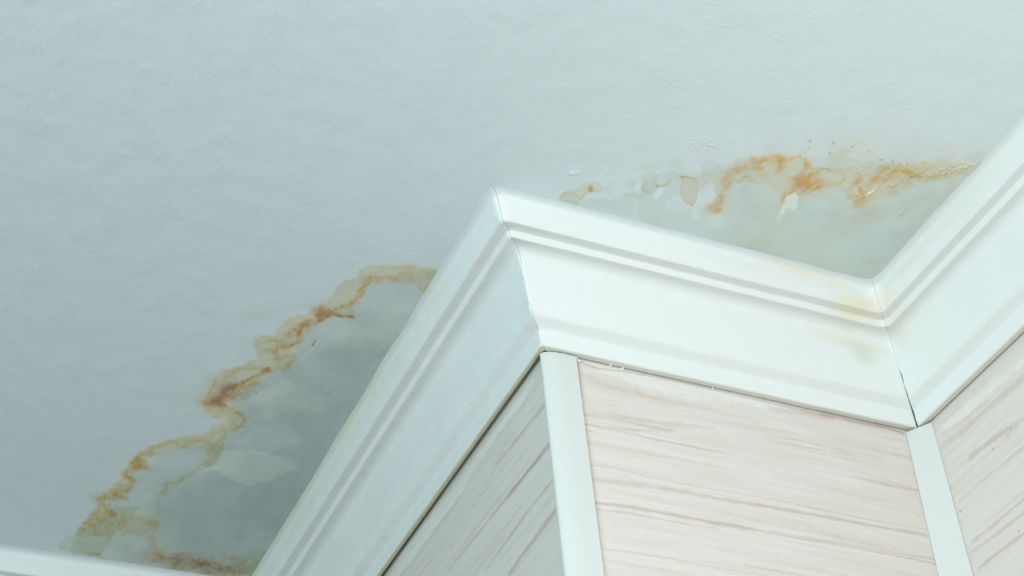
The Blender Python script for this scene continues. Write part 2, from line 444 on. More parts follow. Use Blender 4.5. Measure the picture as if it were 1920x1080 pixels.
    c([(1334, 388, .5), (1345, 395, .75), (1345, 384, .6), (1350, 374, .7), (1356, 364, .75), (1363, 352, .9), (1366, 345, .8), (1362, 335, .5), (1366, 326, .5), (1385, 319, .55),
       (1396, 312, .5), (1403, 306, .4), (1414, 303, .6), (1424, 302, .5), (1436, 299, .5)], ORANGE, U * 6, .95)
    c([(1339, 390, .6), (1350, 386, .5)], ORANGE, U * 11, .7)
    c([(1366, 338, .3), (1368, 325, .3), (1385, 322, .3), (1410, 310, .3)], ORANGE, U * 13, .7)
    c([(1384, 342, .7), (1390, 337, .6), (1396, 331, .9), (1402, 330, .8), (1408, 333, .4)], ORANGE, U * 4.5)
    c([(1412, 300, .5), (1420, 308, .7), (1426, 318, .8), (1432, 325, .7), (1436, 331, .3)], ORANGE, U * 7, .9)
    c([(1426, 304, .4), (1438, 300, .5), (1450, 293, .5), (1462, 294, .6), (1466, 303, .8), (1464, 312, .8), (1460, 322, .5)], ORANGE, U * 5)
    c([(1463, 312, .5), (1452, 322, .2)], ORANGE, U * 10, .6)
    c([(1470, 298, .4), (1485, 297, .4), (1500, 293, .6), (1510, 299, .7), (1514, 308, .7), (1516, 316, .6), (1507, 322, .6), (1500, 332, .85)], ORANGE, U * 4.5)
    c([(1498, 332, .9), (1502, 342, .8), (1510, 348, .9), (1518, 340, .7), (1527, 344, .6), (1532, 352, .85), (1535, 356, .4)], ORANGE, U * 7)
    c([(1516, 332, .6), (1526, 328, .6), (1534, 322, .6), (1543, 318, .7), (1552, 319, .7), (1562, 321, .5), (1574, 322, .3)], ORANGE, U * 4)
    c([(1525, 330, .3), (1512, 335, .5), (1500, 340, .5), (1518, 345, .5)], ORANGE, U * 15, .9)
    c([(1512, 350, .8), (1500, 352, .7), (1490, 356, .8), (1484, 360, .8), (1474, 370, .5), (1467, 380, .35), (1462, 386, .2)], ORANGE, U * 4.5)
    c([(1497, 362, .4), (1500, 375, .35), (1498, 390, .15)], TAN, U * 5)
    c([(1582, 326, .3), (1582, 334, .5), (1578, 340, .7), (1572, 342, .5)], ORANGE, U * 4)
    c([(1612, 326, .5), (1614, 336, .6), (1608, 345, .6), (1612, 355, .85), (1616, 368, .8), (1608, 380, .5), (1602, 387, .3)], ORANGE, U * 6)
    c([(1605, 345, .5), (1600, 360, .4), (1612, 375, .4)], ORANGE, U * 14, .8)
    c([(1632, 325, .4), (1636, 340, .3), (1628, 352, .4)], ORANGE, U * 8, .6)
    c([(1640, 335, .5), (1660, 340, .5), (1680, 352, .4), (1700, 345, .3)], ORANGE, U * 16, .6)
    c([(1650, 330, .5), (1662, 338, .7), (1668, 343, .4)], ORANGE, U * 6, .7)
    c([(1655, 322, .4), (1690, 322, .6), (1708, 326, .7)], (1.0, .78, .4), U * 5)
    c([(1700, 330, .5), (1718, 332, .9), (1738, 334, .7), (1760, 326, .5), (1790, 316, .35), (1815, 312, .2)], ORANGE, U * 9, .7)
    c([(1565, 310, .3), (1620, 305, .4), (1690, 312, .5), (1735, 316, .5), (1780, 322, .4), (1830, 315, .3)], (.97, .86, .66), U * 26, .8)
    c([(1560, 295, .6), (1580, 293, .6)], (.9, .85, .70), U * 12, .8)
    c([(1830, 312, .5), (1815, 335, .4), (1790, 360, .3)], (.93, .88, .72), U * 26, .8)
    c([(1625, 395, .5), (1590, 420, .4), (1565, 450, .2)], (.93, .90, .76), U * 24)
    c([(1405, 480, .4), (1435, 440, .4), (1445, 380, .2)], (.95, .93, .82), U * 26, .8)
    c([(1400, 440, .3), (1405, 470, .4), (1415, 485, .4), (1440, 488, .3)], (.95, .90, .78), U * 14, .8)
    c([(1345, 458, .4), (1365, 466, .4)], TAN, U * 6, .6)
    c([(1226, 410, .3), (1232, 425, .4), (1228, 436, .3)], TAN, U * 6, .5)
    c([(1380, 418, .4), (1384, 424, .3)], TAN, U * 6, .6)
    c([(1620, 505, .3), (1560, 520, .3), (1500, 470, .2)], (.96, .93, .82), U * 30, .8)
    p.line([(1672, 352, .8), (1682, 347, .5), (1692, 341, .7), (1704, 335, .5), (1708, 331, .7), (1718, 329, .3), (1730, 333, .4)], (.5, .38, .28), U * 1.3)
    p.line([(1665, 350, .6), (1668, 349, .6)], (.5, .4, .3), U * 1.3)
    p.line([(1687, 405, .8), (1690, 404, .6)], DARK, U * 1.4)
    p.line([(1690, 404, .4), (1700, 393, .3)], (.6, .6, .58), U * 1.4)
    # bare chips and a bleached drip
    wht = (1.3, 1.25, 1.2)
    p.area([(1471, 378), (1477, 367), (1490, 362), (1497, 368), (1497, 384), (1490, 393), (1478, 390), (1470, 395), (1465, 398)], (1.10, 1.04, .97), .95, .0010, over=True)
    c([(1468, 396, .8), (1462, 405, .7), (1459, 418, .3)], wht, U * 6, .8)
    p.area([(1621, 366), (1626, 360), (1633, 359), (1637, 353), (1636, 361), (1630, 363), (1622, 367)], (1.25, 1.2, 1.12), .95, .0006, over=True)
    for (x, y) in [(1610, 346), (1609, 362), (1614, 367)]:
        p.blob(x, y, 2.5, 2.5, wht, .8)
    p.blob(1320, 272, 24, 12, (1.04, .99, .93), .7, .5)
    for (x, y) in [(1511, 261), (1519, 265), (1511, 284), (1517, 276), (1556, 288), (1562, 268), (1600, 275), (1630, 285), (1650, 300), (1672, 302), (1688, 308), (1700, 307)]:
        p.blob(x, y, 2.2, 1.8, (.55, .55, .52), .8)
    for (x, y) in [(1075, 324), (1083, 323), (1116, 299), (1139, 315), (1146, 420), (1190, 430), (1203, 437)]:
        p.blob(x, y, 4, 2, (1.15, 1.15, 1.15), .8)


rects = [((.15, .51), (.90, 1.52), .00072, paint_left), ((.47, .85), (.655, .90), .0006, paint_right),
         ((-1.6, 2), (-1.9, .655), .15, None), ((-1.6, .47), (.655, .90), .1, None), ((.85, 2), (.655, .90), .1, None),
         ((-1.6, .15), (.90, 1.75), .1, None), ((.51, 2), (.90, 1.75), .1, None), ((.15, .51), (1.52, 1.75), .1, None)]
V, F, Cc, off = [], [], [], 0
for (x0, x1), (y0, y1), st, fn in rects:
    nx = max(2, int(round((x1 - x0) / st)) + 1); ny = max(2, int(round((y1 - y0) / st)) + 1)
    X, Y = np.meshgrid(np.linspace(x0, x1, nx), np.linspace(y0, y1, ny), indexing='ij')
    P = np.stack([X.ravel(), Y.ravel()], 1)
    Z = np.full(len(P), CEIL_Z)
    col = np.ones((len(P), 3))
    if fn:
        pt = Painter(P, on_ceiling, .0013, .010, 5)
        fn(pt)
        mott = 1 + .05 * fbm(P[:, 0], P[:, 1], .035, 4, 77)[:, None] * np.array([1, .9, .7])
        stained = np.clip(2.0 * (pt.rgb.max(1) - pt.rgb.min(1)), 0, 1)[:, None]
        brk = 1 + (.28 * fbm(P[:, 0], P[:, 1], .006, 4, 91) + .30 * fbm(P[:, 0] * .8, P[:, 1] * .45, .0022, 3, 95))[:, None] * stained      # broken-up stain density
        col = 1 - (1 - pt.rgb) * np.clip(brk, .4, 1.6)
        col[:, 1] = np.maximum(col[:, 1], .53 * col[:, 0]); col[:, 2] = np.maximum(col[:, 2], .18)
        col = col * (1 + (mott - 1) * np.clip(6 * (1 - pt.rgb.min(1))[:, None], 0, 1))
        if fn is paint_left:                                    # dry brush strokes in the damp paint
            dampm = np.clip((1 - pt.rgb.max(1)) * 3, 0, 1)
            col = col * (1 + .035 * dampm * fbm(P[:, 0] + .12 * P[:, 1], P[:, 1] * .10, .0018, 3, 120))[:, None]
        if fn is paint_right:
            # gritty flaking plaster along the crest near the right cornice
            g = pt.trace([(1560, 310), (1650, 318), (1725, 326), (1765, 324), (1822, 312)])
            d = seg_dist(P, g)
            m = np.exp(-(d / .011) ** 2) * sstep(.69, .75, P[:, 0] + .03)
            d2 = seg_dist(P, pt.trace([(1730, 332), (1765, 326), (1795, 318), (1822, 311)]))
            m2 = np.exp(-(d2 / .0045) ** 2)
            gr = np.maximum(vnoise(P[:, 0] / .0013, P[:, 1] / .0013, 8) - .45, 0)
            Z = Z - (m * gr * .0011 + m2 * np.maximum(vnoise(P[:, 0] / .0017, P[:, 1] / .0017, 9) - .3, 0) * .0020)
            d3 = seg_dist(P, pt.trace([(1305, 270), (1335, 272)]))
            Z = Z - np.exp(-(d3 / .006) ** 2) * gr * .0018
            d4 = seg_dist(P, pt.trace([(1070, 325), (1083, 323)]))
            Z = Z - np.exp(-(d4 / .002) ** 2) * .0006
    V.append(np.stack([P[:, 0], P[:, 1], Z], 1)); F.append(quad_faces(nx, ny, off)[:, ::-1]); Cc.append(col)
    off += len(P)
v, f = box_vf((-1.6, -1.9, CEIL_Z + .02), (2, 1.75, CEIL_Z + .15))
V.append(np.array(v)); F.append(np.array(f) + off); Cc.append(np.ones((8, 3)))
tag(mesh_np('ceiling', np.concatenate(V), np.concatenate(F), M_CEIL, np.concatenate(Cc)),
    'pale blue-grey painted ceiling with brown tide-line water stains', 'ceiling', 'structure')

# ------------------------------------------------------------------ walls with streaked vinyl paper
PINK = (.84, .72, .69); PTAN = (.88, .81, .75)


def streaks(p, rng, srange, drange, n, k=1.0, tilt=0.0, dens_c=PTAN):
    P = p.P
    for i in range(n):
        d0 = rng.uniform(*drange); L = rng.uniform(.04, .22); s0 = rng.uniform(srange[0] - .08, srange[1])
        w = rng.choice([.0007, .0010, .0016, .0026]) * rng.uniform(.7, 1.2)
        a = rng.uniform(.12, .45) * k
        idx = np.nonzero((np.abs(P[:, 1] - d0 - (P[:, 0] - s0) * tilt) < w * 3 + .003) & (P[:, 0] > s0 - .01) & (P[:, 0] < s0 + L + .01))[0]
        if not len(idx): continue
        q = P[idx]
        cen = d0 + tilt * (q[:, 0] - s0) + .0012 * fbm(q[:, 0], q[:, 0] * 0 + i * 3.1, .05, 2, 11)
        prof = np.exp(-((q[:, 1] - cen) / w) ** 4)
        taper = sstep(0, .03, q[:, 0] - s0) * sstep(0, .04, s0 + L - q[:, 0])
        rag = .65 + .5 * fbm(q[:, 0], q[:, 1] * .3, .004, 3, i)
        p.put(idx, np.clip(a * prof * taper * rag, 0, 1), PINK if rng.random() < .45 else dens_c)


def wall_sheet(name, srange, drange, step, place, painter, tracer, label, backing):
    ns = int((srange[1] - srange[0]) / step) + 2; nd = int((drange[1] - drange[0]) / (step * .8)) + 2
    S, Dd = np.meshgrid(np.linspace(*srange, ns), np.linspace(*drange, nd), indexing='ij')
    P = np.stack([S.ravel(), Dd.ravel()], 1)
    p = Painter(P, tracer, .0004, .004, 21)
    painter(p)
    V = [place(P[:, 0], P[:, 1])]; F = [quad_faces(ns, nd)]; C = [p.rgb]; off = len(P)
    for (sa, sb), (da, db) in [(srange, (drange[1], CEIL_Z))] + ([((-1.9, srange[0]), (0, CEIL_Z))] if name == 'wall_right' else []):
        V.append(place(np.array([sa, sb, sb, sa]), np.array([da, da, db, db]))); F.append(np.array([[0, 1, 2, 3]]) + off)
        C.append(np.full((4, 3), .96)); off += 4
    for lo, hi in backing:
        v, f = box_vf(lo, hi); V.append(np.array(v)); F.append(np.array(f) + off); C.append(np.ones((8, 3))); off += 8
    o = mesh_np(name, np.concatenate(V), np.concatenate(F), M_WALL, np.concatenate(C), smooth=False)
    return tag(o, label, 'wall', 'structure')


PW = (1.12, 1.17, 1.22)     # white paint / filler dragged over the paper


def paint_B(p):
    rng = np.random.default_rng(4)
    p.put(np.arange(len(p.P)), .5 + .5 * np.clip(fbm(p.P[:, 0] * .045 + 31, p.P[:, 1], .0030, 4, 31), -1, 1), (.935, .905, .87))
    streaks(p, rng, (.5, .88), (.10, .31), 260, .55, .02)
    hard = [([(1098, 772, .3), (1150, 778, .6), (1250, 794, .7), (1340, 803, .4)], 3.6, PTAN), ([(1093, 776, .5), (1170, 785, .5), (1300, 806, .4)], 1.6, PTAN),
            ([(1095, 752, .4), (1160, 762, .3)], 2, PTAN), ([(1095, 795, .5), (1180, 806, .6), (1250, 808, .3)], 2.2, PINK),
            ([(1094, 778, .4), (1180, 792, .6), (1258, 807, .7), (1270, 809, 0)], 2.4, PINK),
            ([(1096, 796, .6), (1180, 812, .6), (1230, 824, .8), (1300, 838, .8), (1365, 850, .4)], 1.8, PINK),
            ([(1098, 806, .8), (1112, 809, .6), (1118, 810, 0)], 1.8, PINK),
            ([(1100, 828, .4), (1160, 840, .5), (1230, 852, .4), (1360, 876, .2)], 4.2, PTAN),
            ([(1105, 872, .5), (1150, 877, .5), (1200, 890, .5), (1300, 911, .6), (1440, 935, .4), (1560, 958, .3)], 1.6, PINK),
            ([(1108, 900, .5), (1160, 905, .5), (1260, 919, .6), (1360, 937, .8), (1440, 950, .9), (1540, 968, .9), (1640, 986, .9), (1735, 1003, .9)], 3.2, PINK),
            ([(1108, 896, .4), (1200, 905, .5), (1300, 922, .4)], 3, PTAN),
            ([(1112, 942, .9), (1180, 950, .9), (1260, 965, .95), (1340, 980, .95), (1400, 990, .9), (1440, 998, .5), (1560, 1018, .4)], 3.4, PINK),
            ([(1116, 955, .5), (1180, 962, .7), (1240, 974, .8), (1300, 985, .6), (1345, 992, .3)], 2.2, PINK),
            ([(1120, 1028, .4), (1180, 1035, .5), (1260, 1048, .6), (1340, 1064, .5), (1440, 1080, .4)], 1.6, PINK),
            ([(1395, 1060, .5), (1440, 1068, .7), (1520, 1082, .5)], 1.8, PINK),
            ([(1123, 1048, .3), (1160, 1054, .5), (1240, 1068, .5), (1300, 1080, .3)], 3, PTAN),
            ([(1440, 995, .4), (1520, 1008, .4), (1640, 1030, .6), (1760, 1050, .7)], 1.5, PINK),
            ([(1440, 1000, .3), (1560, 1020, .5), (1660, 1038, .6), (1760, 1058, .8)], 1.7, PINK),
            ([(1440, 934, .3), (1520, 952, .6), (1620, 972, .6), (1735, 992, .5)], 1.5, PINK),
            ([(1440, 818, .5), (1500, 826, .6), (1580, 845, .8), (1660, 860, .4)], 2.2, PTAN),
            ([(1440, 826, .3), (1530, 842, .6), (1600, 855, .4), (1660, 865, .2)], 2.6, PINK),
            ([(1440, 845, .3), (1520, 860, .5), (1600, 880, .6), (1720, 918, .7)], 1.5, PTAN),
            ([(1600, 894, .3), (1660, 908, .7), (1720, 920, .8)], 3.4, PINK),
            ([(1300, 780, .3), (1400, 800, .4), (1520, 815, .3), (1680, 845, .3)], 4, PTAN),
            ([(1180, 700, .1), (1200, 740, .3), (1300, 760, .3), (1420, 790, .4)], 6, PTAN),
            ([(1090, 700, .5), (1130, 720, .5), (1200, 735, .3)], 8, PTAN),
            ([(1540, 776, .5), (1600, 790, .7), (1660, 802, .8), (1692, 812, .8)], 4, (.80, .62, .58)),
            ([(1440, 764, .3), (1500, 774, .5), (1560, 785, .5)], 4, (.85, .72, .68))]
    for pts, w, c in hard:
        p.line(pts, c, w * .00050, 1.05, 3)
    p.area([(1085, 672), (1160, 690), (1200, 700), (1330, 728), (1440, 752), (1500, 768), (1440, 768), (1380, 758), (1330, 752), (1290, 748), (1240, 735), (1190, 722), (1150, 705), (1120, 690)],
           PW, .8, .0030, rag=.0022)
    p.line([(1083, 678, .9), (1086, 700, .7), (1092, 745, .5)], (.8, .62, .45), .0005)
    p.line([(1090, 680, .5), (1120, 690, .7), (1180, 698, .6), (1300, 722, .5), (1440, 755, .5), (1550, 780, .5)], (.55, .52, .48), .0006)


def paint_A(p):
    rng = np.random.default_rng(9)
    p.put(np.arange(len(p.P)), .5 + .5 * np.clip(fbm(p.P[:, 0] * .045 + 33, p.P[:, 1], .0030, 4, 33), -1, 1), (.935, .91, .88))
    streaks(p, rng, (.91, 1.4), (.10, .35), 420, .85, 0)
    for pts, w, c in [([(1030, 830, .8), (1000, 870, .8), (960, 920, .8), (900, 995, .7), (840, 1070, .6)], 1.5, PINK), ([(1030, 838, .7), (990, 885, .8), (950, 935, .6)], 2, PINK),
                      ([(1040, 960, .8), (1010, 1000, .9), (980, 1040, .9), (955, 1075, .9)], 2.6, PINK), ([(1036, 900, .7), (1000, 945, .6), (960, 1000, .7), (910, 1070, .6)], 1.5, PINK),
                      ([(1020, 760, .6), (980, 810, .6), (930, 870, .5)], 2, PINK)]:
        p.line(pts, c, w * .0009, 1.3, 3)
    p.area([(1012, 690), (960, 760), (880, 870), (760, 1030), (720, 1095), (750, 1080), (820, 985), (850, 945), (890, 880), (930, 820), (975, 760)], PW, .85, .0025, rag=.0022)


def paint_C(p):
    rng = np.random.default_rng(12)
    p.put(np.arange(len(p.P)), .5 + .5 * np.clip(fbm(p.P[:, 0] * .045 + 35, p.P[:, 1], .0030, 4, 35), -1, 1), (.95, .93, .92))
    streaks(p, rng, (.5, .92), (.10, .40), 300, .7, 0, (.88, .85, .83))
    for pts, w, c in [([(1770, 835, .7), (1800, 812, .8), (1850, 768, .8), (1920, 706, .8)], 4.5, PTAN), ([(1768, 815, .6), (1790, 800, .7), (1850, 752, .5)], 2.5, PTAN),
                      ([(1820, 855, .6), (1850, 832, .8), (1920, 785, .5)], 4, PINK), ([(1800, 940, .6), (1850, 895, .7), (1920, 838, .8)], 2, PTAN),
                      ([(1824, 1015, .7), (1880, 970, .7), (1920, 935, .8)], 2.2, PINK), ([(1822, 1035, .7), (1870, 1000, .8), (1920, 960, .8)], 2.5, PTAN),
                      ([(1835, 1065, .8), (1880, 1030, .8), (1920, 1000, .7)], 2.2, PINK), ([(1790, 880, .5), (1850, 838, .4)], 1.8, PTAN)]:
        p.line(pts, c, w * .0007, 1.1, 3)
    p.area([(1765, 795), (1830, 745), (1920, 668), (1920, 685), (1860, 735), (1800, 790), (1775, 815)], PW, .6, .0040, rag=.003)
    p.line([(1895, 800, .0), (1884, 806, .5), (1888, 816, .4), (1892, 822, .5)], DARK, .0003)
    for (x, y) in [(1894, 802), (1862, 841), (1800, 959), (1910, 996)]:
        p.blob(x, y, 1.6, 1.4, DARK, .6)


zz = lambda d: CEIL_Z - d
T = .12
wall_sheet('wall_middle', (XO, XI), (.0, .34), .0006, lambda s, d: np.stack([s, np.full_like(s, YO), zz(d)], 1), paint_B, lambda x, y: on_y(x, y, YO),
           'cream wall with pink streaks between the two vertical corner strips', [((XO + .002, YO + .001, 0), (XI - .001, YO + T, CEIL_Z))])
oA = wall_sheet('wall_left', (YO, YO + .66), (.0, .34), .0010, lambda s, d: np.stack([np.full_like(s, XO), s, zz(d)], 1)[:, :], paint_A, lambda x, y: on_x(x, y, XO),
           'shaded streaked wall left of the rounded corner strip', [((XO + .001, YO + .002, 0), (XO + T, YD, CEIL_Z))])
wall_sheet('wall_right', (.30, YO), (.0, .45), .0008, lambda s, d: np.stack([np.full_like(s, XI), s, zz(d)], 1), paint_C, lambda x, y: on_x(x, y, XI),
           'pale streaked wall right of the flat inner corner strip', [((XI + .001, -1.9, 0), (XI + T, YO + T, CEIL_Z))])


def simple_struct(name, boxes, mat, label, cat):
    V, F, off = [], [], 0
    for lo, hi in boxes:
        v, f = box_vf(lo, hi); V += v; F += [tuple(i + off for i in q) for q in f]; off += 8
    return tag(mesh_np(name, V, F, mat, np.ones((len(V), 3)), smooth=False), label, cat, 'structure')


simple_struct('wall_far', [((-1.6, YD, 0), (XO + T, YD + T, CEIL_Z))], M_WALL, 'far wall under the short white cornice at lower left', 'wall')
simple_struct('floor', [((-1.6, -1.9, -.1), (2, 1.75, 0))], M_FLOOR, 'wooden floor below, outside the view', 'floor')

# ------------------------------------------------------------------ cornice
def cat(pts, n):
    """resample a control polyline by Catmull-Rom"""
    P = np.array(pts, float); P = np.vstack([2 * P[0] - P[1], P, 2 * P[-1] - P[-2]])
    out = []
    for i in range(1, len(P) - 2):
        for t in np.linspace(0, 1, n, endpoint=False):
            a, b_, c, d = P[i - 1], P[i], P[i + 1], P[i + 2]
            out.append(.5 * (2 * b_ + (c - a) * t + (2 * a - 5 * b_ + 4 * c - d) * t * t + (3 * b_ - a - 3 * c + d) * t ** 3))
    out.append(P[-2]); return out


prof = []
prof += cat([(77, -.3), (73, .4), (70.3, 1.5), (68.4, 3.2), (67.3, 5.6), (66.4, 10), (65.2, 15), (62.9, 19.6), (61.9, 21.6), (61.0, 22.6)], 5)[:-1]
prof += cat([(61.0, 22.6), (59.8, 22.7), (56, 22.0), (51.6, 21.7), (50.9, 22.6), (50.2, 24.2), (49.2, 26.3), (48.2, 26.9), (45, 26.3), (41, 25.9), (37.5, 26.8), (34.5, 29.3), (32.3, 34)], 3)[:-1]
prof += cat([(32.3, 34), (30.0, 43.5), (26.8, 56), (23.6, 68), (21.3, 74.5), (20.4, 76.8)], 5)[:-1]
prof += cat([(20.4, 76.8), (19.0, 78.4), (15.6, 80.4), (12.0, 82.6), (10.8, 83.8), (10.3, 85.2)], 3)[:-1]
prof += cat([(10.3, 85.2), (9.9, 89), (9.4, 94), (8.9, 97.2), (7.9, 98.6), (6.4, 98.8), (3, 98.0), (1.6, 97.8)], 4)
prof = np.array(prof) / 1000.0
q_, d_ = prof[:, 0], prof[:, 1]
NP_ = len(prof)


def cornice(name, axis, face, s0, s1, sgn, label, step=.003, seed=1, back=.0018, gap0=None, gap1=None, painter=None, round0=None, round1=None):
    """axis 'y': runs along y on a wall x=face; axis 'x': runs along x on a wall y=face. s0/s1: functions of q giving the ends"""
    q0_ = q_
    qq = np.where(d_ > .09, np.maximum(q_, back), q_)
    a = s0(q_); e = s1(q_)
    if gap0 is not None: a = a + gap0(d_)
    if gap1 is not None: e = e + gap1(d_)
    L = float(np.mean(e - a)); n = max(3, int(abs(L) / step))
    # ends packed tighter for crisp mitres
    t = np.linspace(0, 1, n)
    S = a[None, :] * (1 - t[:, None]) + e[None, :] * t[:, None]
    Q = np.repeat(qq[None], n, 0); Dd = np.repeat(d_[None], n, 0)
    # paint-filled (inner, +) or paint-rounded (outer, -) mitres: a small fillet between the two runs
    for end, rnd in ((0, round0), (1, round1)):
        if rnd is None: continue
        sg, Rf = rnd
        R_ = np.maximum(Rf(Dd), 1e-5) * (1 + .25 * fbm(Dd, Dd * 0, .008, 3, 44))
        raw = (S - a[None]) if end == 0 else (e[None] - S)
        tp = np.where(raw < 3 * R_, .293 * R_ + raw * (1 - .293 / 3), raw)
        y = np.where(tp < R_, R_ - np.sqrt(np.maximum(R_ ** 2 - (R_ - tp) ** 2, 0)), 0)
        Q = Q + sg * y
        S = S + (tp - raw - .0003 * np.exp(-raw / .002) * (1 if sg > 0 else 0)) * (1 if end == 0 else -1)
    arc = np.concatenate([[0], np.cumsum(np.hypot(np.diff(q_), np.diff(d_)))])
    wob = .00035 * fbm(S, arc[None, :] + S * 0, .05, 3, seed) + .00012 * fbm(S, arc[None, :] + S * 0, .008, 2, seed + 7)
    # clotted paint at mitres
    ends = np.clip(np.exp(-((S - a[None]) / .007) ** 2) + np.exp(-((S - e[None]) / .007) ** 2), 0, 1)
    wob = wob * (1 - ends) + .0006 * ends * fbm(arc[None] + S * 0, S * 0, .006, 3, 13)
    nq = np.gradient(d_, arc + np.arange(NP_) * 1e-9); nd = -np.gradient(q_, arc + np.arange(NP_) * 1e-9)
    damp_top = sstep(.001, .006, d_)
    S = S - ends * wob * nq[None] * damp_top[None]              # mitred ends stay on the mitre plane
    Q = Q + wob * nq[None] * damp_top[None]; Dd = Dd + wob * nd[None] * damp_top[None]
    # the caulk edge on the ceiling wanders
    Q = Q + (1 - ends) * (.0007 * fbm(S, S * 0, .045, 3, seed + 3)) * (1 - sstep(0, .005, Dd))
    col = np.ones((n * NP_, 3))
    und = sstep(.0972, .0985, Dd) * sstep(.0088, .0078, Q)
    col *= 1 - und.reshape(-1, 1) * (1 - np.array([.93, .90, .80])) * (1.0 + 1.2 * (seed == 1))
    blend = (1 - sstep(.0001, .0030, Dd.ravel()))[:, None]       # ceiling paint brushed over the caulk
    col *= 1 - blend * (1 - np.array([.895, .946, .975]))
    P = np.stack([S.ravel(), Dd.ravel()], 1)
    if painter:
        pt = Painter(P, None, .0015, .012, seed + 60); pt.rgb = col; pt.arc = np.repeat(arc[None], n, 0).ravel(); painter(pt); col = pt.rgb
    sx = S.ravel(); qx = Q.ravel(); zx = CEIL_Z - Dd.ravel()
    V = np.stack([face - qx, sx, zx], 1) if axis == 'y' else np.stack([sx, face - qx, zx], 1)
    F = quad_faces(n, NP_)
    # back of the moulding: close against wall and ceiling
    off = len(V)
    bk = np.array([[back, .092], [back, -.0002]])
    VB = []
    for i in (0, n - 1):
        for bq, bd in bk:
            s = np.interp(bq, [q_[-1], q_[0]], [(a if i == 0 else e)[-1], (a if i == 0 else e)[0]])
            VB.append((face - bq, s, CEIL_Z - bd) if axis == 'y' else (s, face - bq, CEIL_Z - bd))
    V = np.vstack([V, np.array(VB)])
    col = np.vstack([col, np.ones((4, 3))])
    F = list(map(tuple, F))
    F.append(((n - 1) * NP_ + NP_ - 1, NP_ - 1, off, off + 2)); F.append((off, off + 1, off + 3, off + 2))
    # end caps as fans of quads to the back points
    for i, o2 in ((0, off), (n - 1, off + 2)):
        for k in range(0, NP_ - 1):
            a1, a2 = i * NP_ + k, i * NP_ + k + 1
            F.append((a1, a2, o2 + (0 if d_[min(k + 1, NP_ - 1)] > .045 else 1), o2 + (0 if d_[k] > .045 else 1)))
    # drop degenerate quads by nudging: keep those with 4 distinct ids, make triangles otherwise
    quads = [f for f in F if len(set(f)) == 4]; tris = [tuple(dict.fromkeys(f)) for f in F if len(set(f)) == 3]
    me = bpy.data.meshes.new(name)
    me.from_pydata([tuple(v) for v in V.tolist()], [], quads + tris)
    me.polygons.foreach_set('use_smooth', [True] * len(quads) + [False] * len(tris))
    at = me.color_attributes.new('tint', 'FLOAT_COLOR', 'POINT')
    c4 = np.ones((len(V), 4), np.float32); c4[:, :3] = col
    at.data.foreach_set('color', c4.ravel())
    me.materials.append(M_CORN); me.update()
    o = bpy.data.objects.new(name, me); scene.collection.objects.link(o)
    import bmesh
    bm = bmesh.new(); bm.from_mesh(me); bmesh.ops.recalc_face_normals(bm, faces=bm.faces); bm.to_mesh(me); bm.free()
    return tag(o, label, 'cornice', 'structure')


def blobs(p, items, tr):
    for (x, y, rs, rd, c, a) in items:
        s, d = tr(x, y)
        q = p.Q
        r = np.hypot((q[:, 0] - s) / rs, (q[:, 1] - d) / rd)
        p.put(np.arange(len(q)), a * np.exp(-r ** 2), c)


CREAM = (1.0, .95, .80); OCH = (.99, .90, .70)


def corn_A(p):
    s, d = p.P[:, 0], p.P[:, 1]
    m = np.exp(-((d - .001) / .005) ** 2) * sstep(YO + .0, YO + .08, s) * (.7 + .4 * fbm(s, d * 0, .04, 3, 5))
    p.put(np.arange(len(s)), np.clip(.75 * m, 0, 1), CREAM)
    m = np.exp(-((d - .0045 - .0006 * fbm(s, d * 0, .01, 3, 8)) / .0005) ** 2) * (fbm(s, d * 0, .003, 2, 15) > -.1) * sstep(YO + .03, YO + .06, s) * sstep(YO + .33, YO + .25, s)
    p.put(np.arange(len(s)), .28 * m, (.45, .42, .35))


def corn_B(p):
    tr = lambda x, y: on_y(x, y, YO - .062)
    blobs(p, [(1470, 512, .022, .004, OCH, .5), (1520, 525, .02, .003, OCH, .5), (1560, 540, .015, .004, OCH, .5), (1596, 568, .018, .007, OCH, .75), (1440, 520, .03, .01, CREAM, .25)], tr)
    tr = lambda x, y: on_y(x, y, YO - .045)
    blobs(p, [(1620, 600, .03, .006, OCH, .7), (1625, 632, .028, .006, (.88, .87, .76), .8), (1640, 650, .014, .008, (.84, .84, .72), .7), (1560, 610, .02, .005, OCH, .45)], tr)


def corn_C(p):
    tr = lambda x, y: on_x(x, y, XI - .065)
    blobs(p, [(1700, 500, .03, .003, OCH, .55), (1660, 560, .01, .012, OCH, .6), (1790, 390, .08, .005, CREAM, .4)], tr)
    tr = lambda x, y: on_x(x, y, XI - .045)
    blobs(p, [(1665, 625, .012, .008, (.95, .88, .74), .7)], tr)


crack = lambda d: -(-.0003 * sstep(.05, .04, d) + .0007 * sstep(.045, .058, d) + .0004 * sstep(.040, .060, d) + .0007 * sstep(.076, .082, d) + .0005 * sstep(.09, .098, d) + .0006 * fbm(d, d * 0, .006, 3, 4) * sstep(.035, .05, d))
R_in = lambda d: .0005 + .0095 * sstep(.055, .022, d)
R_out = lambda d: .0026 + .0045 * sstep(.038, .010, d)
cornice('trim_1', 'y', XO, lambda q: YO - q, lambda q: YD - q, 1, 'shaded white ceiling cornice on the left wall, running down to lower left', .002, 1, back=.0042, painter=corn_A, round0=(-1, R_out), round1=(1, R_in))
cornice('trim_2', 'x', YO, lambda q: XO - q, lambda q: XI - q, 1, 'bright white ceiling cornice on the middle wall between the two corners', .0010, 2, painter=corn_B, round0=(-1, R_out), round1=(1, R_in))
cornice('trim_3', 'y', XI, lambda q: q * 0 - 1.2, lambda q: YO - q, 1, 'bluish white ceiling cornice on the right wall, running to upper right', .0015, 3, painter=corn_C, gap1=crack, round1=(1, R_in))
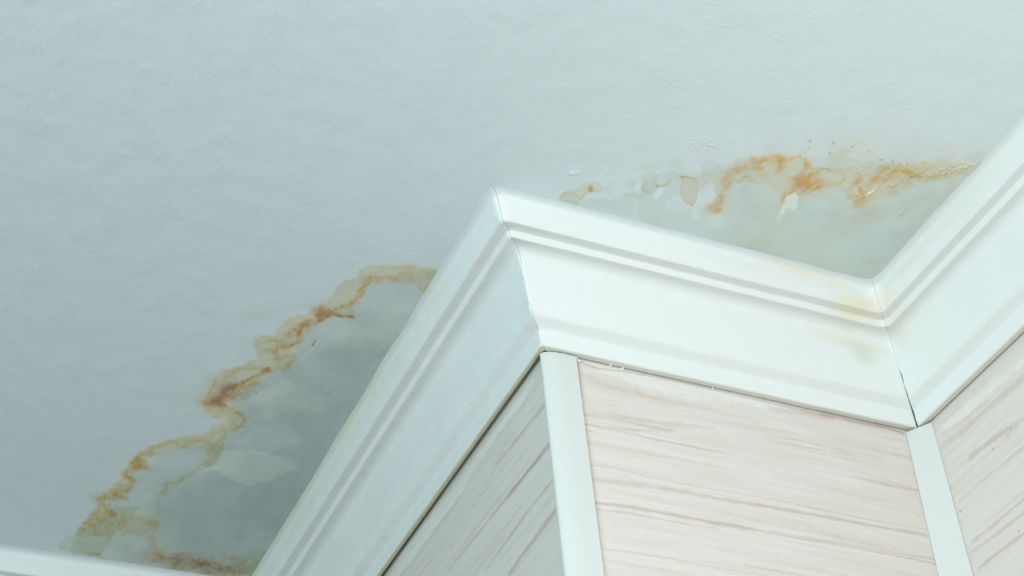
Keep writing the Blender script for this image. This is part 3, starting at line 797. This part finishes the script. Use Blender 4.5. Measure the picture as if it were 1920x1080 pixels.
cornice('trim_4', 'x', YD, lambda q: q * 0 - 1.5, lambda q: XO - q, 1, 'short length of white cornice on the far wall at lower left', .004, 4, round1=(1, R_in))

# paint-clogged filler along the mitres, part of the cornice it was wiped on to
def filler(name, parent, path, rad, seed, mat=M_CORN):
    """path: list of 3D points; rad: radius per point; lumpy tapered bead"""
    P = np.array(path, float); n = len(P); k = 12
    T_ = np.gradient(P, axis=0); T_ /= np.linalg.norm(T_, axis=1)[:, None]
    up = np.array([.7, .7, .1])
    V = []
    for i in range(n):
        a = np.cross(T_[i], up); a /= np.linalg.norm(a); b2 = np.cross(T_[i], a)
        for j in range(k):
            th = 2 * math.pi * j / k
            rr = rad[i] * (1 + .45 * float(fbm(np.array([i * .35]), np.array([j * .5 + seed]), 1.6, 2, seed)[0]))
            V.append(P[i] + rr * (math.cos(th) * a + math.sin(th) * b2))
    F = [(i * k + j, i * k + (j + 1) % k, (i + 1) * k + (j + 1) % k, (i + 1) * k + j) for i in range(n - 1) for j in range(k)]
    return mesh_np(name, np.array(V), np.array(F), mat, np.ones((len(V), 3)), parent=parent)


def mitre_path(x_of, y_of, d0, d1, n, push):
    out = []
    for t in np.linspace(0, 1, n):
        dd = d0 + (d1 - d0) * t
        q = float(np.interp(dd, np.maximum.accumulate(d_ + np.arange(NP_) * 1e-7), q_))
        out.append((x_of(q) + push[0], y_of(q) + push[1], CEIL_Z - dd))
    return out


tA, tB, tC = bpy.data.objects['trim_1'], bpy.data.objects['trim_2'], bpy.data.objects['trim_3']
# outer mitre: thick near the ceiling, a thin ridge lower down
n_ = 40
tt = np.linspace(0, 1, n_)
filler('mitre_filler', tA, mitre_path(lambda q: XO - q, lambda q: YO - q, .036, .095, n_, (.0009, .0016)), .0008 + .0006 * np.sin(tt * 9) ** 2, 8)

# ------------------------------------------------------------------ corner strips (plastic angles glued over the paper)
def strip_mesh(name, sections, label, jag=0.0, seed=0):
    """sections: (height, plan outline) from top to bottom, swept between"""
    n = len(sections[0][1]); V = []; rows = 0
    for (za, Pa), (zb, Pb) in zip(sections[:-1], sections[1:]):
        for t in np.linspace(0, 1, 20, endpoint=False):
            for k in range(n):
                x = Pa[k][0] * (1 - t) + Pb[k][0] * t; y = Pa[k][1] * (1 - t) + Pb[k][1] * t
                V.append((x, y, za * (1 - t) + zb * t + (jag * .5 * math.sin(k * 2.3 + seed) if rows == 0 else 0)))
            rows += 1
    V += [(x, y, sections[-1][0]) for x, y in sections[-1][1]]; rows += 1
    F = []
    for r in range(rows - 1):
        for k in range(n):
            k2 = (k + 1) % n
            F.append((r * n + k, (r + 1) * n + k, (r + 1) * n + k2, r * n + k2))
    me = bpy.data.meshes.new(name)
    me.from_pydata(V, [], F + [tuple(range(n)), tuple(range((rows - 1) * n, rows * n))[::-1]])
    at = me.color_attributes.new('tint', 'FLOAT_COLOR', 'POINT')
    at.data.foreach_set('color', np.ones(len(V) * 4, np.float32))
    me.materials.append(M_PVC)
    import bmesh
    bm = bmesh.new(); bm.from_mesh(me); bmesh.ops.recalc_face_normals(bm, faces=bm.faces); bm.to_mesh(me); bm.free()
    for pgn in me.polygons: pgn.use_smooth = True
    me.set_sharp_from_angle(angle=math.radians(35))
    o = bpy.data.objects.new(name, me); scene.collection.objects.link(o)
    return tag(o, label, 'corner strip')


def angle_outline(cx, cy, lb, la, r, t):
    """outer-corner angle: leg lb along +x on the middle wall, leg la along +y on the left wall, rounded nose of radius r"""
    out = [(cx + lb, cy - .0001), (cx + lb, cy - t * .5), (cx + lb - .0006, cy - t)]
    for k in range(15):
        a = math.radians(270 - k * 100 / 14)
        out.append((cx + r - .0052 + r * math.cos(a), cy + .0022 + (t + .0022) * math.sin(a)))
    out += [(cx - .0002, cy + la), (cx - .0001, cy - .0001)]
    return out


out_ = angle_outline(XO, YO, .0252, .0045, .0190, .0042)
strip_mesh('corner_strip', [(CEIL_Z - .099, out_), (.02, out_)],
           'rounded white plastic corner strip on the outward corner, below the cornice mitre', .0008)


def inner_outline(a, c):
    # a: reach along the middle wall from the corner, c: reach along the right wall
    pb = (XI - a, YO); pc = (XI, YO - c)
    n = np.array([-(pb[1] - pc[1]), (pb[0] - pc[0])]); n = -n / np.hypot(*n)
    if n @ np.array([-1, -1]) < 0: n = -n
    t = .0012
    e = .0004
    return [(pb[0], pb[1] - e * .2), (pb[0] + n[0] * t * .8, pb[1] + n[1] * t - .0002), (pc[0] + n[0] * t * 1.2 - .0003, pc[1] + n[1] * t), (pc[0] - .0001, pc[1]), (XI - .0001, YO - .0001)]


k0 = (.1005, .0145, .0200); k1 = (.250, .0235, .0150)
slope = lambda i, d: k0[i] + (k1[i] - k0[i]) * (d - k0[0]) / (k1[0] - k0[0])
io = lambda d: inner_outline(slope(1, d), max(.004, slope(2, d)))
strip_mesh('corner_strip', [(CEIL_Z - .1000, io(.1)), (CEIL_Z - .32, io(.32)), (.02, io(.32))],
           'flat white plastic strip in the inward corner, below the cracked mitre', .0012, 2)

# ------------------------------------------------------------------ crumbs of filler in the gap under the cornice
def crumb(x, y, z, r, seed, label, group):
    rng = np.random.default_rng(seed)
    import bmesh
    bm = bmesh.new(); bmesh.ops.create_icosphere(bm, subdivisions=2, radius=1)
    for v in bm.verts:
        k = 1 + rng.uniform(-.35, .35)
        v.co = Vector((v.co.x * r[0] * k + x, v.co.y * r[1] * k + y, v.co.z * r[2] * k + z))
    me = bpy.data.meshes.new('plaster_crumb'); bm.to_mesh(me); bm.free()
    at = me.color_attributes.new('tint', 'FLOAT_COLOR', 'POINT')
    at.data.foreach_set('color', np.ones(len(me.vertices) * 4, np.float32))
    me.materials.append(M_CORN)
    o = bpy.data.objects.new('plaster_crumb', me); scene.collection.objects.link(o)
    return tag(o, label, 'plaster crumb', None, group)


G = 'crumbs of filler stuck under the middle cornice'
CR = [(1080, 671, 2.6, 'largest white crumb, at the top right of the rounded corner strip'), (1086, 676, 1.8, 'white crumb just right of the largest one beside the corner strip'),
      (1080, 687, 1.1, 'small white crumb on the right edge of the corner strip, below the others'), (1145, 685, 1.5, 'white crumb in the cornice gap, first right of the corner strip'),
      (1167, 691, 1.7, 'white crumb in the cornice gap, second right of the corner strip'), (1336, 728, 1.2, 'lone white crumb under the cornice halfway along the middle wall')]
for i, (px, py, r, lab) in enumerate(CR):
    s, d = on_y(px, py, YO - .001)
    crumb(s, YO - .0008, CEIL_Z - d, (r * .0009, .0010, r * .0008), i, lab, G)
